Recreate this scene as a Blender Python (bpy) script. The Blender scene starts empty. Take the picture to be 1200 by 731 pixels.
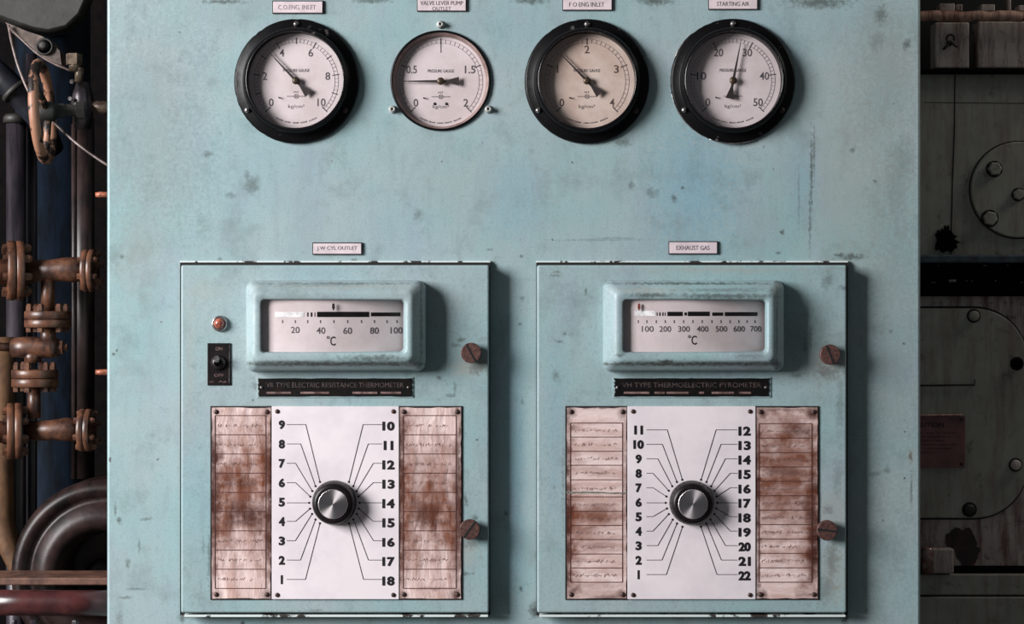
import bpy, bmesh, math, random
from mathutils import Vector, Matrix
random.seed(7)
PI = math.pi
sc = bpy.context.scene
COL = sc.collection

# ------------------------------------------------------------------ camera, world, light
D = 2.3                                  # camera to cabinet front, metres
cam_d = bpy.data.cameras.new('camera'); cam = bpy.data.objects.new('camera', cam_d)
COL.objects.link(cam); cam.location = (0, -D, 0); cam.rotation_euler = (PI/2, 0, 0)
cam_d.sensor_width = 36; cam_d.lens = 36*D/1.2; cam_d.clip_start = 0.05
sc.camera = cam
w = bpy.data.worlds.new('world'); sc.world = w; w.use_nodes = True
bg = w.node_tree.nodes['Background']; bg.inputs[0].default_value = (0.86, 0.93, 1.0, 1); bg.inputs[1].default_value = 0.085
def area(name, loc, target, sx, sy, power, col):
    l = bpy.data.lights.new(name, 'AREA'); l.shape = 'RECTANGLE'; l.size = sx; l.size_y = sy
    l.energy = power; l.color = col
    o = bpy.data.objects.new(name, l); COL.objects.link(o); o.location = loc
    o.rotation_euler = (Vector(target)-Vector(loc)).to_track_quat('-Z', 'Y').to_euler()
    return o
area('engine_room_window', (-2.8, -1.75, 0.80), (-0.1, 0, -0.05), 1.15, 1.6, 238, (1.0, 0.985, 0.985))
area('added_engine_fill', (1.25, 0.02, 0.75), (0.6, 0.18, 0.0), 0.3, 0.3, 2.6, (1.0, 0.93, 0.84))  # added fill light out of view, brightens the engine side
sc.view_settings.view_transform = 'Standard'; sc.view_settings.look = 'None'
sc.view_settings.gamma = 1; sc.view_settings.exposure = 0; sc.view_settings.use_curve_mapping = False

# ------------------------------------------------------------------ coordinates
def S(p): return 0.001*(D-p)/D           # metres per unit of breadth on a plane p in front of the cabinet
def W(px, py, p=0.0):
    s = S(p); return Vector(((px-600)*s, -p, (365.5-py)*s))

# ------------------------------------------------------------------ materials
MATS = {}
def lin(c):
    return tuple(((v/255)/12.92 if v/255 <= 0.04045 else (((v/255)+0.055)/1.055)**2.4) for v in c)+(1,)
class NT:
    def __init__(s, name):
        s.m = bpy.data.materials.new(name); s.m.use_nodes = True; s.t = s.m.node_tree; s.n = s.t.nodes
        s.b = s.n['Principled BSDF']; s.pos = s.add('ShaderNodeNewGeometry').outputs['Position']
    def add(s, t, **k):
        n = s.n.new(t)
        for a, v in k.items(): setattr(n, a, v)
        return n
    def put(s, sock, v):
        if hasattr(v, 'is_output'): s.t.links.new(v, sock)
        else: sock.default_value = v
    def math(s, op, a, b=0.0, c=None, clamp=False):
        n = s.add('ShaderNodeMath', operation=op, use_clamp=clamp); s.put(n.inputs[0], a); s.put(n.inputs[1], b)
        if c is not None: s.put(n.inputs[2], c)
        return n.outputs[0]
    def vec(s, op, a, b, c=None):
        n = s.add('ShaderNodeVectorMath', operation=op); s.put(n.inputs[0], a); s.put(n.inputs[1], b)
        if c is not None: s.put(n.inputs[2], c)
        return n.outputs['Value' if op == 'LENGTH' else 'Vector']
    def noise(s, scale, detail=3, rough=0.55, vscale=(1, 1, 1), out='Fac', src=None):
        v = s.vec('MULTIPLY', src or s.pos, vscale)
        n = s.add('ShaderNodeTexNoise'); s.put(n.inputs['Vector'], v)
        n.inputs['Scale'].default_value = scale; n.inputs['Detail'].default_value = detail; n.inputs['Roughness'].default_value = rough
        return n.outputs[out]
    def ramp(s, v, a, b, x=0.0, y=1.0):
        n = s.add('ShaderNodeMapRange'); n.clamp = True
        for i, q in enumerate((v, a, b, x, y)): s.put(n.inputs[i], q)
        return n.outputs[0]
    def mix(s, f, a, b):
        n = s.add('ShaderNodeMix', data_type='RGBA'); s.put(n.inputs[0], f); s.put(n.inputs[6], a); s.put(n.inputs[7], b)
        return n.outputs[2]
    def bump(s, h, strength=0.2, dist=0.001):
        n = s.add('ShaderNodeBump'); s.put(n.inputs['Height'], h); n.inputs['Strength'].default_value = strength
        n.inputs['Distance'].default_value = dist; s.t.links.new(n.outputs[0], s.b.inputs['Normal'])
    def stain(s, warped, px, py, rx, ry, k, p=0.0, soft=0.55):
        c = W(px, py, p); sx, sz = 1000/rx, 1000/ry
        if not hasattr(s, 'edge'): s.edge = s.ramp(s.noise(190, 6, 0.75), 0.3, 0.7, -0.75, 0.6)
        v = s.vec('MULTIPLY_ADD', warped, (sx, 0, sz), (-c.x*sx, 0, -c.z*sz))
        return s.ramp(s.math('ADD', s.vec('LENGTH', v, (0, 0, 0)), s.edge), 0.75-soft, 0.9+soft*0.5, k, 0.0)
    def stains(s, warped, lst, p=0.0):
        acc = None
        for q in lst:
            v = s.stain(warped, *q, p=p); acc = v if acc is None else s.math('MAXIMUM', acc, v)
        return acc
    def warp(s, scale=60, amt=0.01):
        nz = s.noise(scale, 4, 0.65, out='Color')
        v = s.vec('SUBTRACT', nz, (0.5, 0.5, 0.5)); return s.vec('MULTIPLY_ADD', v, (amt, amt, amt), s.pos)
    def specks(s, warped, scale, prob, rad, thr=0.0):
        v = s.add('ShaderNodeTexVoronoi'); s.put(v.inputs['Vector'], s.vec('MULTIPLY', warped, (1, 1, 1))); v.inputs['Scale'].default_value = scale
        sep = s.add('ShaderNodeSeparateColor'); s.put(sep.inputs[0], v.outputs['Color'])
        r = s.math('MULTIPLY', sep.outputs[1], rad)
        dot = s.math('LESS_THAN', v.outputs['Distance'], r)
        return s.math('MULTIPLY', dot, s.math('LESS_THAN', sep.outputs[0], prob))

def plain(name, c, rough=0.5, metal=0.0, c2=None, nscale=80, spec=0.5, bump=0.0, vs=(1, 1, 1), lo=0.4, hi=0.62, coat=0.0):
    if name in MATS: return MATS[name]
    t = NT(name); t.b.inputs['Roughness'].default_value = rough; t.b.inputs['Metallic'].default_value = metal
    t.b.inputs['Specular IOR Level'].default_value = spec; t.b.inputs['Coat Weight'].default_value = coat
    n = t.noise(nscale, 5, 0.65, vs)
    t.put(t.b.inputs['Base Color'], t.mix(t.ramp(n, lo, hi), lin(c), lin(c2 or tuple(int(v*0.8) for v in c))))
    if bump: t.bump(n, bump, 0.002)
    MATS[name] = t.m; return t.m

def paint(name, stains, light, blues, p, grime=1.0):
    t = NT(name)
    wp = t.warp(70, 0.012); wf = t.warp(220, 0.006)
    c = t.mix(t.ramp(t.noise(5.5, 4, 0.6), 0.36, 0.66), lin((155, 171, 174)), lin((139, 169, 172)))
    c = t.mix(t.ramp(t.noise(9, 3, 0.6, (2.6, 1, 1)), 0.55, 0.75, 0, 0.55), c, lin((148, 163, 176)))
    if blues: c = t.mix(t.stains(wp, blues, p), c, lin((122, 160, 175)))
    # rubbed, slightly dirty paint: fine vertical streaks and cloudy patches
    c = t.mix(t.ramp(t.noise(40, 5, 0.7, (2.2, 1, 0.5)), 0.5, 0.78, 0, 0.25*grime), c, lin((106, 116, 114)))
    c = t.mix(t.ramp(t.noise(17, 6, 0.72, (1, 1, 1)), 0.52, 0.72, 0, 0.55*grime), c, lin((104, 120, 120)))
    c = t.mix(t.ramp(t.noise(150, 4, 0.7, (1, 1, 1)), 0.58, 0.8, 0, 0.5*grime), c, lin((92, 106, 104)))
    c = t.mix(t.ramp(t.noise(8, 5, 0.7, (1.4, 1, 0.8), src=wp), 0.5, 0.72, 0, 0.5*grime), c, lin((140, 150, 158)))
    c = t.mix(t.ramp(t.noise(480, 3, 0.7), 0.5, 0.72, 0, 0.35*grime), c, lin((100, 116, 114)))
    if light: c = t.mix(t.stains(wp, light, p), c, lin((158, 157, 150)))
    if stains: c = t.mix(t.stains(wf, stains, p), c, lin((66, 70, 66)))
    c = t.mix(t.math('MULTIPLY', t.specks(wf, 46, 0.30, 0.07), 0.75), c, lin((52, 60, 60)))
    c = t.mix(t.math('MULTIPLY', t.specks(wf, 85, 0.10, 0.10), 0.6), c, lin((96, 74, 60)))
    t.put(t.b.inputs['Base Color'], c); t.b.inputs['Roughness'].default_value = 0.42
    t.put(t.b.inputs['Roughness'], t.ramp(t.noise(30, 4), 0.3, 0.7, 0.34, 0.55))
    t.b.inputs['Specular IOR Level'].default_value = 0.4
    t.bump(t.noise(120, 5, 0.6), 0.12, 0.0012)
    MATS[name] = t.m; return t.m

panel_stains_and_shade = [(175, 130, 80, 170, .22), (170, 270, 40, 60, .14), (260, 10, 120, 30, .12), (1050, 420, 40, 320, .2), (1040, 90, 50, 90, .2), (243, 181, 7, 4, .6), (296, 217, 9, 11, .5), (290, 205, 4, 6, .45), (270, 229, 7, 4, .4), (211, 70, 4, 6, .35), (248, 96, 10, 8, .25),  # broad patches: smudged grime that also stands in for dimmer light
    (790, 232, 4, 5, .7), (740, 218, 4, 5, .5), (764, 226, 8, 6, .45), (490, 252, 6, 9, .4), (730, 166, 10, 7, .55), (917, 272, 3, 3, .8), (800, 220, 2, 2, .7),
    (960, 3, 36, 7, .75), (768, 1, 22, 5, .8), (622, 1, 20, 4, .75), (262, 2, 28, 3, .75), (435, 1, 20, 3, .7), (1032, 18, 8, 14, .6), (1062, 52, 6, 7, .7), (1028, 50, 12, 16, .35),  # top-edge patches are painted shadows of gauges above the frame, rest staining
    (951, 205, 1.6, 50, .75), (954, 180, 1.4, 30, .6), (949, 255, 1.4, 42, .6), (936, 230, 1.2, 40, .35), (1060, 190, 14, 40, .3), (1000, 175, 4, 4, .6), (1025, 212, 3, 3, .6), (1050, 220, 18, 60, .28),
    (133, 415, 2, 2, .95), (137, 410, 1.6, 1.6, .9), (185, 538, 1.6, 1.6, .95), (129, 538, 2, 3, .95), (284, 730, 3, 3, .9), (140, 610, 3, 4, .7), (135, 597, 1.6, 9, .55), (172, 608, 8, 2.2, .5), (150, 660, 3, 6, .6), (160, 690, 12, 1.5, .5), (163, 640, 1.5, 10, .5), (147, 700, 8, 2, .5), (140, 725, 6, 8, .35),
    (133, 300, 12, 14, .3), (142, 301, 5, 2.5, .6), (610, 690, 2, 4, .8), (612, 350, 3, 3, .5), (609, 380, 2, 2, .6), (611, 300, 2, 2, .7), (593, 602, 3, 3, .6),
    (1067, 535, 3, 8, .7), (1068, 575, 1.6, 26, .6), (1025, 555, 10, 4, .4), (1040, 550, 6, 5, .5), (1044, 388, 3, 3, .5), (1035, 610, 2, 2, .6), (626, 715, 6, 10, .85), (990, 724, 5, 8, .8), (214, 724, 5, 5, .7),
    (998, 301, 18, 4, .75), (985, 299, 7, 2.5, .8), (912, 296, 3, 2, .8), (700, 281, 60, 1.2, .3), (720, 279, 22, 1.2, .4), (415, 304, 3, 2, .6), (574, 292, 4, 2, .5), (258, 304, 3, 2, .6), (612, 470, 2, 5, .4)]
panel_light = [(1000, 200, 70, 150, .35), (1040, 60, 50, 60, .3), (160, 300, 30, 60, .25), (700, 160, 40, 12, .3), (185, 200, 45, 70, .15), (1067, 535, 4, 9, .8), (545, 215, 70, 40, .18)]
panel_blue = [(812, 225, 60, 90, .75), (600, 230, 40, 50, .55), (300, 200, 120, 60, .2), (470, 270, 60, 60, .25), (884, 60, 60, 60, .4), (604, 560, 12, 170, .6), (940, 210, 20, 60, .6), (610, 30, 60, 50, .25)]
door_stains = [(541, 398, 6, 3, .6), (535, 404, 6, 2.5, .5), (515, 443, 3, 3, .8), (533, 454, 2, 7, .5), (528, 463, 6, 2.5, .5), (560, 430, 12, 10, .55), (552, 635, 10, 8, .5), (556, 606, 4, 3, .6), (546, 672, 8, 2.5, .6), (546, 585, 2, 8, .6), (245, 655, 2, 30, .5), (238, 640, 1.4, 16, .35), (300, 452, 6, 6, .4), (370, 715, 10, 2, .4), (228, 430, 3, 3, .3), (265, 585, 3, 3, .3),
    (687, 341, 1.6, 5, .85), (652, 319, 5, 1.6, .7), (651, 323, 7, 1.5, .5), (655, 400, 4, 2, .7), (662, 391, 2, 2, .6), (652, 440, 5, 8, .4), (970, 328, 8, 10, .45), (990, 337, 8, 3, .6), (950, 395, 2, 14, .45), (943, 405, 2, 8, .5), (934, 440, 8, 4, .5), (972, 436, 16, 10, .5), (970, 597, 6, 6, .45), (975, 655, 8, 25, .45), (968, 690, 12, 20, .4), (982, 560, 6, 20, .3), (660, 560, 2, 60, .3), (712, 330, 8, 3, .3), (985, 470, 5, 40, .3)]
door_light = [(552, 428, 22, 16, .65), (546, 645, 18, 22, .5), (970, 428, 22, 18, .55), (974, 600, 20, 24, .5), (976, 670, 16, 40, .6), (240, 340, 30, 12, .3), (222, 420, 6, 90, .3), (850, 316, 110, 4, .4)]
PANEL = paint('cabinet_teal_paint', panel_stains_and_shade, panel_light, panel_blue, 0)
DOOR = paint('door_teal_paint', door_stains, door_light, [(600, 500, 30, 120, .3), (380, 320, 60, 20, .3), (230, 560, 20, 100, .25), (650, 520, 16, 120, .4)], 0.022)
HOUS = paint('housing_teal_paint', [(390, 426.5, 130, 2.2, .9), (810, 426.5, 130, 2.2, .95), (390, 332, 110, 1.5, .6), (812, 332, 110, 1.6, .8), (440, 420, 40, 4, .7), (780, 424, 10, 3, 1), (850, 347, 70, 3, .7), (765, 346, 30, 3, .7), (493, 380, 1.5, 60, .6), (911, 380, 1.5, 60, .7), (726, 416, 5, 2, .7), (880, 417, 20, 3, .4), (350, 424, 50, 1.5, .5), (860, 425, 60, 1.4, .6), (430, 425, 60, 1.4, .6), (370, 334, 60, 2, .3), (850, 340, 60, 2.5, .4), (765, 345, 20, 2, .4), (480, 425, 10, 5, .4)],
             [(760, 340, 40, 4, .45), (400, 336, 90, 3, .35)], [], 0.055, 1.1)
def bare():
    t = NT('chipped_black_enamel'); wp = t.warp(160, 0.01)
    n = t.noise(60, 6, 0.7, src=wp); e = t.noise(24, 2)
    f = t.math('MULTIPLY', t.ramp(n, 0.64, 0.68), t.ramp(e, 0.42, 0.6))
    t.put(t.b.inputs['Base Color'], t.mix(f, lin((11, 10, 12)), lin((110, 106, 104))))
    t.b.inputs['Roughness'].default_value = 0.36; t.b.inputs['Specular IOR Level'].default_value = 0.16; t.bump(n, 0.15, 0.001); return t.m
BLACK = bare()
LIP = plain('worn_black_lip', (26, 24, 26), 0.22, 0.0, (60, 58, 58), 120, lo=0.55, hi=0.75)
WHITE = plain('white_plate', (228, 219, 223), 0.42, c2=(214, 205, 210), nscale=14)
DIAL = plain('dial_white', (212, 199, 201), 0.55, c2=(198, 184, 184), nscale=18)
DIALW = plain('dial_warm', (206, 188, 178), 0.55, c2=(186, 162, 150), nscale=18)
INK = plain('black_ink', (24, 20, 24), 0.5)
INKG = plain('grey_ink', (86, 78, 84), 0.6)
INKF = plain('faded_ink', (150, 136, 142), 0.6)
PENCIL = plain('pencil', (152, 120, 116), 0.7)
RULE = plain('brown_ruling', (84, 40, 34), 0.6)
LIPM = plain('pale_worn_lip', (206, 216, 214), 0.45, c2=(58, 50, 46), nscale=34, lo=0.53, hi=0.57)
CHROME = plain('chrome', (190, 186, 186), 0.25, 0.9, (120, 112, 110), 200)
STEEL = plain('grey_steel', (150, 146, 146), 0.35, 0.8, (90, 80, 76), 220)
SCREWD = plain('dark_screw', (74, 50, 46), 0.45, 0.3, (40, 30, 30), 300)
LOCK = plain('brown_lock_screw', (98, 68, 62), 0.5, 0.25, (66, 44, 42), 260, bump=0.3)
BAKE = plain('black_bakelite', (14, 10, 12), 0.38, c2=(26, 19, 21), nscale=40, spec=0.3)
POINT = plain('pointer_black', (38, 32, 34), 0.5, c2=(54, 44, 42))
BRASS = plain('dull_brass_hub', (84, 70, 56), 0.4, 0.6)
TYPEP = plain('black_type_plate', (11, 9, 10), 0.5, c2=(30, 20, 18), nscale=90, lo=0.5, hi=0.72, spec=0.2)
TYPET = plain('worn_plate_lettering', (92, 78, 76), 0.5, c2=(50, 42, 42), nscale=120)
TYPEB = plain('pale_plate_bar', (132, 106, 102), 0.5, c2=(70, 50, 48), nscale=90)
EDGE = plain('plate_edge_dark', (40, 34, 36), 0.5)
GAP = plain('dark_gap', (10, 10, 12), 0.8)
NAMEP = plain('pale_name_plate', (216, 200, 204), 0.4, c2=(198, 184, 188), nscale=60)
REDL = plain('red_brown_mark', (130, 50, 44), 0.5)
LENS = plain('orange_lens', (176, 98, 78), 0.2, c2=(104, 48, 38), nscale=250, coat=0.6)
def spun():
    t = NT('spun_aluminium'); t.b.inputs['Metallic'].default_value = 1; t.b.inputs['Roughness'].default_value = 0.34
    t.b.inputs['Base Color'].default_value = lin((212, 204, 206)); t.b.inputs['Anisotropic'].default_value = 0.85
    tg = t.add('ShaderNodeTangent', direction_type='RADIAL', axis='Y'); t.t.links.new(tg.outputs[0], t.b.inputs['Tangent']); return t.m
SPUN = spun()
def glass():
    t = NT('clear_glass'); n = t.n; out = [q for q in n if q.type == 'OUTPUT_MATERIAL'][0]
    g = t.add('ShaderNodeBsdfGlossy'); g.inputs['Roughness'].default_value = 0.08
    tr = t.add('ShaderNodeBsdfTransparent'); f = t.add('ShaderNodeLayerWeight'); f.inputs[0].default_value = 0.5
    m = t.add('ShaderNodeMixShader'); t.put(m.inputs[0], t.math('MULTIPLY_ADD', t.math('POWER', f.outputs['Facing'], 4.0), 0.8, 0.035)); t.put(m.inputs[1], tr.outputs[0]); t.put(m.inputs[2], g.outputs[0])
    t.t.links.new(m.outputs[0], out.inputs[0]); return t.m
GLASS = glass()
def card_mat(name, browns, darks, vertical):
    t = NT(name); t.edge = t.ramp(t.noise(60, 4, 0.6), 0.3, 0.7, -0.4, 0.4); wp = t.warp(26, 0.016); wf = t.warp(120, 0.008)
    vs = (2.6, 1, 0.6) if vertical else (0.5, 1, 2.8)
    streak = t.noise(34, 3, 0.55, vs, src=wp)
    c = t.mix(t.ramp(streak, 0.35, 0.7), lin((224, 202, 199)), lin((188, 156, 148)))
    b = t.stains(wp, browns, 0.026)
    b = t.math('MULTIPLY', b, t.ramp(streak, 0.25, 0.62, 0.72, 1.0))
    c = t.mix(b, c, lin((112, 64, 44)))
    d = t.stains(wf, darks, 0.026)
    d = t.math('MULTIPLY', d, t.ramp(t.noise(70, 5, 0.7, vs), 0.3, 0.6, 0.6, 1.0))
    c = t.mix(d, c, lin((66, 36, 30)))
    t.put(t.b.inputs['Base Color'], c); t.b.inputs['Roughness'].default_value = 0.32
    t.bump(streak, 0.7, 0.003); return t.m

# dark machinery
CAST = plain('dark_cast_iron', (44, 42, 38), 0.55, c2=(22, 20, 19), nscale=22, bump=0.3)
BLUEP = plain('dark_blue_paint', (13, 24, 38), 0.55, c2=(5, 9, 15), nscale=30, spec=0.25, vs=(2, 1, 0.5), bump=0.15)
GREYP = plain('grey_violet_pipe', (52, 46, 52), 0.4, c2=(26, 22, 28), nscale=40, vs=(2, 1, 0.3))
BROWN = plain('rust_brown_paint', (104, 68, 50), 0.38, c2=(52, 32, 26), nscale=45, bump=0.25)
TAN = plain('tan_pipe_paint', (112, 82, 58), 0.5, c2=(64, 44, 32), nscale=26, vs=(1, 1, 0.6))
WHEEL = plain('worn_tan_wheel', (150, 108, 86), 0.5, c2=(28, 20, 18), nscale=30, lo=0.47, hi=0.52, bump=0.25)
RUBBER = plain('dark_brown_casting', (46, 32, 30), 0.42, c2=(18, 12, 12), nscale=34, spec=0.3, bump=0.3)
MAROON = plain('maroon_pipe', (76, 38, 38), 0.3, c2=(50, 24, 26), nscale=26, bump=0.15)
LEDGE = plain('brown_ledge', (110, 76, 62), 0.5, c2=(70, 46, 38), nscale=50)
VERT = plain('brown_vertical_pipe', (46, 34, 32), 0.4, c2=(24, 16, 16), nscale=60, vs=(1, 1, 0.4))
CABLE = plain('grey_tube', (120, 104, 100), 0.35, c2=(80, 66, 62))
def engine_paint(name, c1, c2, rust, k):
    t = NT(name); wp = t.warp(30, 0.03)
    c = t.mix(t.ramp(t.noise(12, 6, 0.7), 0.35, 0.7), lin(c1), lin(c2))
    c = t.mix(t.ramp(t.noise(36, 5, 0.7, (2.5, 1, 0.3)), 0.45, 0.65, 0, 0.9*k), c, lin(rust))
    c = t.mix(t.ramp(t.noise(60, 6, 0.75, src=wp), 0.57, 0.68, 0, 0.85*k), c, lin((48, 34, 30)))
    t.put(t.b.inputs['Base Color'], c); t.b.inputs['Roughness'].default_value = 0.5; t.bump(t.noise(50, 5), 0.2, 0.002); return t.m
ENG = engine_paint('engine_grey_green', (158, 158, 146), (130, 126, 116), (116, 96, 88), 0.6)
ENG2 = engine_paint('engine_streaked_grey', (196, 184, 176), (146, 132, 126), (104, 70, 62), 1.0)
RUSTY = engine_paint('rusty_ledge', (220, 180, 160), (120, 76, 62), (96, 44, 36), 1.0)
DARKM = plain('black_oily_metal', (9, 8, 9), 0.6, c2=(16, 12, 12), nscale=70, spec=0.02, bump=0.1)
SEAM = plain('black_seam', (12, 11, 11), 0.8)
BLUER = plain('blue_grey_rail', (66, 82, 92), 0.5, c2=(44, 54, 62), nscale=90)
CAUT = plain('red_brown_plate', (132, 86, 84), 0.5, c2=(100, 68, 66), nscale=20)
CAUTT = plain('dark_red_lettering', (40, 18, 18), 0.6)
FLOORM = plain('steel_floor', (70, 66, 62), 0.6, c2=(48, 44, 42), nscale=6)
WALLM = plain('dark_hull_wall', (12, 12, 15), 0.8, c2=(7, 7, 9), nscale=5, spec=0.0)

# ------------------------------------------------------------------ mesh helpers
def nb(): return bmesh.new()
def box(bm, x0, x1, y0, y1, z0, z1, bev=0.0, seg=2):
    r = bmesh.ops.create_cube(bm, size=1.0); vs = r['verts']
    for v in vs:
        v.co = Vector(((x0+x1)/2+v.co.x*(x1-x0), (y0+y1)/2+v.co.y*(y1-y0), (z0+z1)/2+v.co.z*(z1-z0)))
    if bev:
        es = list({e for v in vs for e in v.link_edges})
        bmesh.ops.bevel(bm, geom=es, offset=bev, segments=seg, affect='EDGES', profile=0.5)
def pbox(bm, px0, px1, py0, py1, p0, p1, bev=0.0, seg=2):
    """box whose front face (p1) covers the given patch; p0 is its back"""
    a = W(px0, py1, p1); b = W(px1, py0, p1)
    box(bm, a.x, b.x, -p1, -p0, a.z, b.z, bev, seg)
def basis(axis):
    a = Vector(axis).normalized(); u = a.cross(Vector((0, 0, 1)))
    if u.length < 1e-4: u = Vector((1, 0, 0))
    u.normalize(); return a, u, a.cross(u).normalized()
def lathe(bm, prof, o, axis=(0, -1, 0), seg=48, ang0=0.0, smooth=True):
    """profile [(radius, height along axis)]"""
    a, u, v = basis(axis); o = Vector(o); rings = []
    for r, h in prof:
        if r < 1e-7: rings.append([bm.verts.new(o+a*h)])
        else: rings.append([bm.verts.new(o+a*h+(u*math.cos(ang0+2*PI*k/seg)+v*math.sin(ang0+2*PI*k/seg))*r) for k in range(seg)])
    for A, B in zip(rings, rings[1:]):
        for k in range(seg):
            j = (k+1) % seg
            if len(A) == 1 and len(B) == 1: continue
            if len(A) == 1: f = bm.faces.new((A[0], B[k], B[j]))
            elif len(B) == 1: f = bm.faces.new((A[k], B[0], A[j]))
            else: f = bm.faces.new((A[k], B[k], B[j], A[j]))
            f.smooth = smooth and (len(A) > 1 and len(B) > 1)
def cyl(bm, o, axis, r, h, seg=24, bev=0.0):
    b = bev or min(r, h)*0.12
    lathe(bm, [(0, 0), (r, 0), (r, h-b), (r-b, h), (0, h)], o, axis, seg)
def hexbolt(bm, o, axis, r, h, dome=True):
    lathe(bm, [(0, 0), (r, 0), (r, h*0.85), (r*0.86, h), (0, h)], o, axis, 6, random.random(), smooth=False)
def tube(bm, pts, r, seg=12, closed=False, caps=True):
    pts = [Vector(p) for p in pts]; n = len(pts); rs = r if isinstance(r, (list, tuple)) else [r]*n
    rings = []; up = None
    for i, p in enumerate(pts):
        if closed: t = (pts[(i+1) % n]-pts[i-1]).normalized()
        else: t = (pts[min(i+1, n-1)]-pts[max(i-1, 0)]).normalized()
        if up is None:
            up = t.cross(Vector((0, 0, 1)))
            if up.length < 0.1: up = t.cross(Vector((0, 1, 0)))
        up = (up-t*up.dot(t)).normalized(); w_ = t.cross(up)
        rings.append([bm.verts.new(p+(up*math.cos(2*PI*k/seg)+w_*math.sin(2*PI*k/seg))*rs[i]) for k in range(seg)])
    m = n if closed else n-1
    for i in range(m):
        A, B = rings[i], rings[(i+1) % n]
        for k in range(seg):
            j = (k+1) % seg; f = bm.faces.new((A[k], A[j], B[j], B[k])); f.smooth = True
    if not closed and caps:
        bm.faces.new(rings[0][::-1]); bm.faces.new(rings[-1])
def spline(pts, n=8):
    pts = [Vector(p) for p in pts]; out = []
    P = [pts[0]]+pts+[pts[-1]]
    for i in range(1, len(P)-2):
        for k in range(n):
            t = k/n; a, b, c, d = P[i-1], P[i], P[i+1], P[i+2]
            out.append(0.5*((2*b)+(c-a)*t+(2*a-5*b+4*c-d)*t*t+(3*b-a-3*c+d)*t**3))
    out.append(pts[-1]); return out
def poly(bm, pts, y0, y1):
    """prism from an outline in the x-z plane (y0 back, y1 front)"""
    A = [bm.verts.new((x, y1, z)) for x, z in pts]; B = [bm.verts.new((x, y0, z)) for x, z in pts]
    bm.faces.new(A); bm.faces.new(B[::-1])
    for i in range(len(pts)):
        j = (i+1) % len(pts); bm.faces.new((A[j], A[i], B[i], B[j]))
def stroke(bm, a, b, w_, y, th=0.00012):
    """a thin printed line from (x,z) a to b"""
    a = Vector((a[0], a[1])); b = Vector((b[0], b[1])); d = b-a
    if d.length < 1e-7: return
    n = Vector((-d.y, d.x)).normalized()*w_/2
    poly(bm, [tuple(a+n), tuple(b+n), tuple(b-n), tuple(a-n)], y+th, y-th)
def rrect(x0, x1, z0, z1, r, k=5):
    out = []
    for cx, cz, a0 in ((x1-r, z1-r, 0), (x0+r, z1-r, PI/2), (x0+r, z0+r, PI), (x1-r, z0+r, 1.5*PI)):
        for i in range(k+1):
            a = a0+i*PI/2/k; out.append((cx+r*math.cos(a), cz+r*math.sin(a)))
    return out
def loft(bm, loops, smooth=True, cap0=False, cap1=False):
    rings = [[bm.verts.new((x, y, z)) for x, z in pts] for pts, y in loops]
    for A, B in zip(rings, rings[1:]):
        for i in range(len(A)):
            j = (i+1) % len(A); f = bm.faces.new((A[i], A[j], B[j], B[i])); f.smooth = smooth
    if cap0: bm.faces.new(rings[0])
    if cap1: bm.faces.new(rings[-1])
def text(bm, s, cx, cz, w_, h, y, bold=0.0, rot=0.0, th=0.0001):
    """lettering fitted to a width and height (metres) centred at (cx, cz)"""
    c = bpy.data.curves.new('lettering', 'FONT'); c.body = s; c.offset = bold; c.extrude = 0.0; c.resolution_u = 3
    o = bpy.data.objects.new('lettering', c); COL.objects.link(o)
    me = bpy.data.meshes.new_from_object(o); bpy.data.objects.remove(o); bpy.data.curves.remove(c)
    xs = [v.co.x for v in me.vertices]; ys = [v.co.y for v in me.vertices]
    if xs:
        x0, x1, y0, y1 = min(xs), max(xs), min(ys), max(ys)
        sy = h/(y1-y0); sx = (w_/(x1-x0)) if w_ else sy*0.86
        ca, sa = math.cos(rot), math.sin(rot); vs = []
        for v in me.vertices:
            a = (v.co.x-(x0+x1)/2)*sx; b = (v.co.y-(y0+y1)/2)*sy
            vs.append(bm.verts.new((cx+a*ca-b*sa, y, cz+a*sa+b*ca)))
        for p_ in me.polygons:
            try: bm.faces.new([vs[i] for i in p_.vertices])
            except ValueError: pass
    bpy.data.meshes.remove(me)
def thicken(bm, d):
    """heavier lettering: the same outlines printed again a hair to each side"""
    g = bm.verts[:]+bm.edges[:]+bm.faces[:]
    for k, (dx, dz) in enumerate(((-d, 0), (d, 0), (0, d*.6), (0, -d*.6))):
        r = bmesh.ops.duplicate(bm, geom=g); vs = [e for e in r['geom'] if isinstance(e, bmesh.types.BMVert)]
        bmesh.ops.translate(bm, vec=(dx, -.00001*(k+1), dz), verts=vs)
def scribble(bm, x0, x1, z, h, y, w_=0.0005, dens=1.0):
    """faint handwriting too faded to read: small uneven strokes"""
    x = x0
    while x < x1:
        if random.random() < 0.16: x += h*0.7; continue
        a = (x, z+random.uniform(-.5, .1)*h); b = (x+random.uniform(.1, .5)*h, z+random.uniform(-.1, .55)*h)
        stroke(bm, a, b, w_, y)
        if random.random() < 0.6*dens: stroke(bm, b, (b[0]+random.uniform(.1, .4)*h, z+random.uniform(-.5, .3)*h), w_, y)
        x += random.uniform(.45, .8)*h
def link(name, bm, mat, parent=None, origin=None, sharp=False):
    bmesh.ops.recalc_face_normals(bm, faces=bm.faces[:])
    me = bpy.data.meshes.new(name); o = bpy.data.objects.new(name, me); COL.objects.link(o)
    off = Vector((0, 0, 0))
    if parent is not None:
        q = parent
        while q is not None: off += q.location; q = q.parent
        o.parent = parent
        if origin is not None: o.location = Vector(origin)-off; off = Vector(origin)
    elif origin is not None: off = Vector(origin); o.location = off
    bmesh.ops.translate(bm, vec=-off, verts=bm.verts[:])
    bm.to_mesh(me); bm.free(); me.materials.append(mat)
    return o
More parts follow.
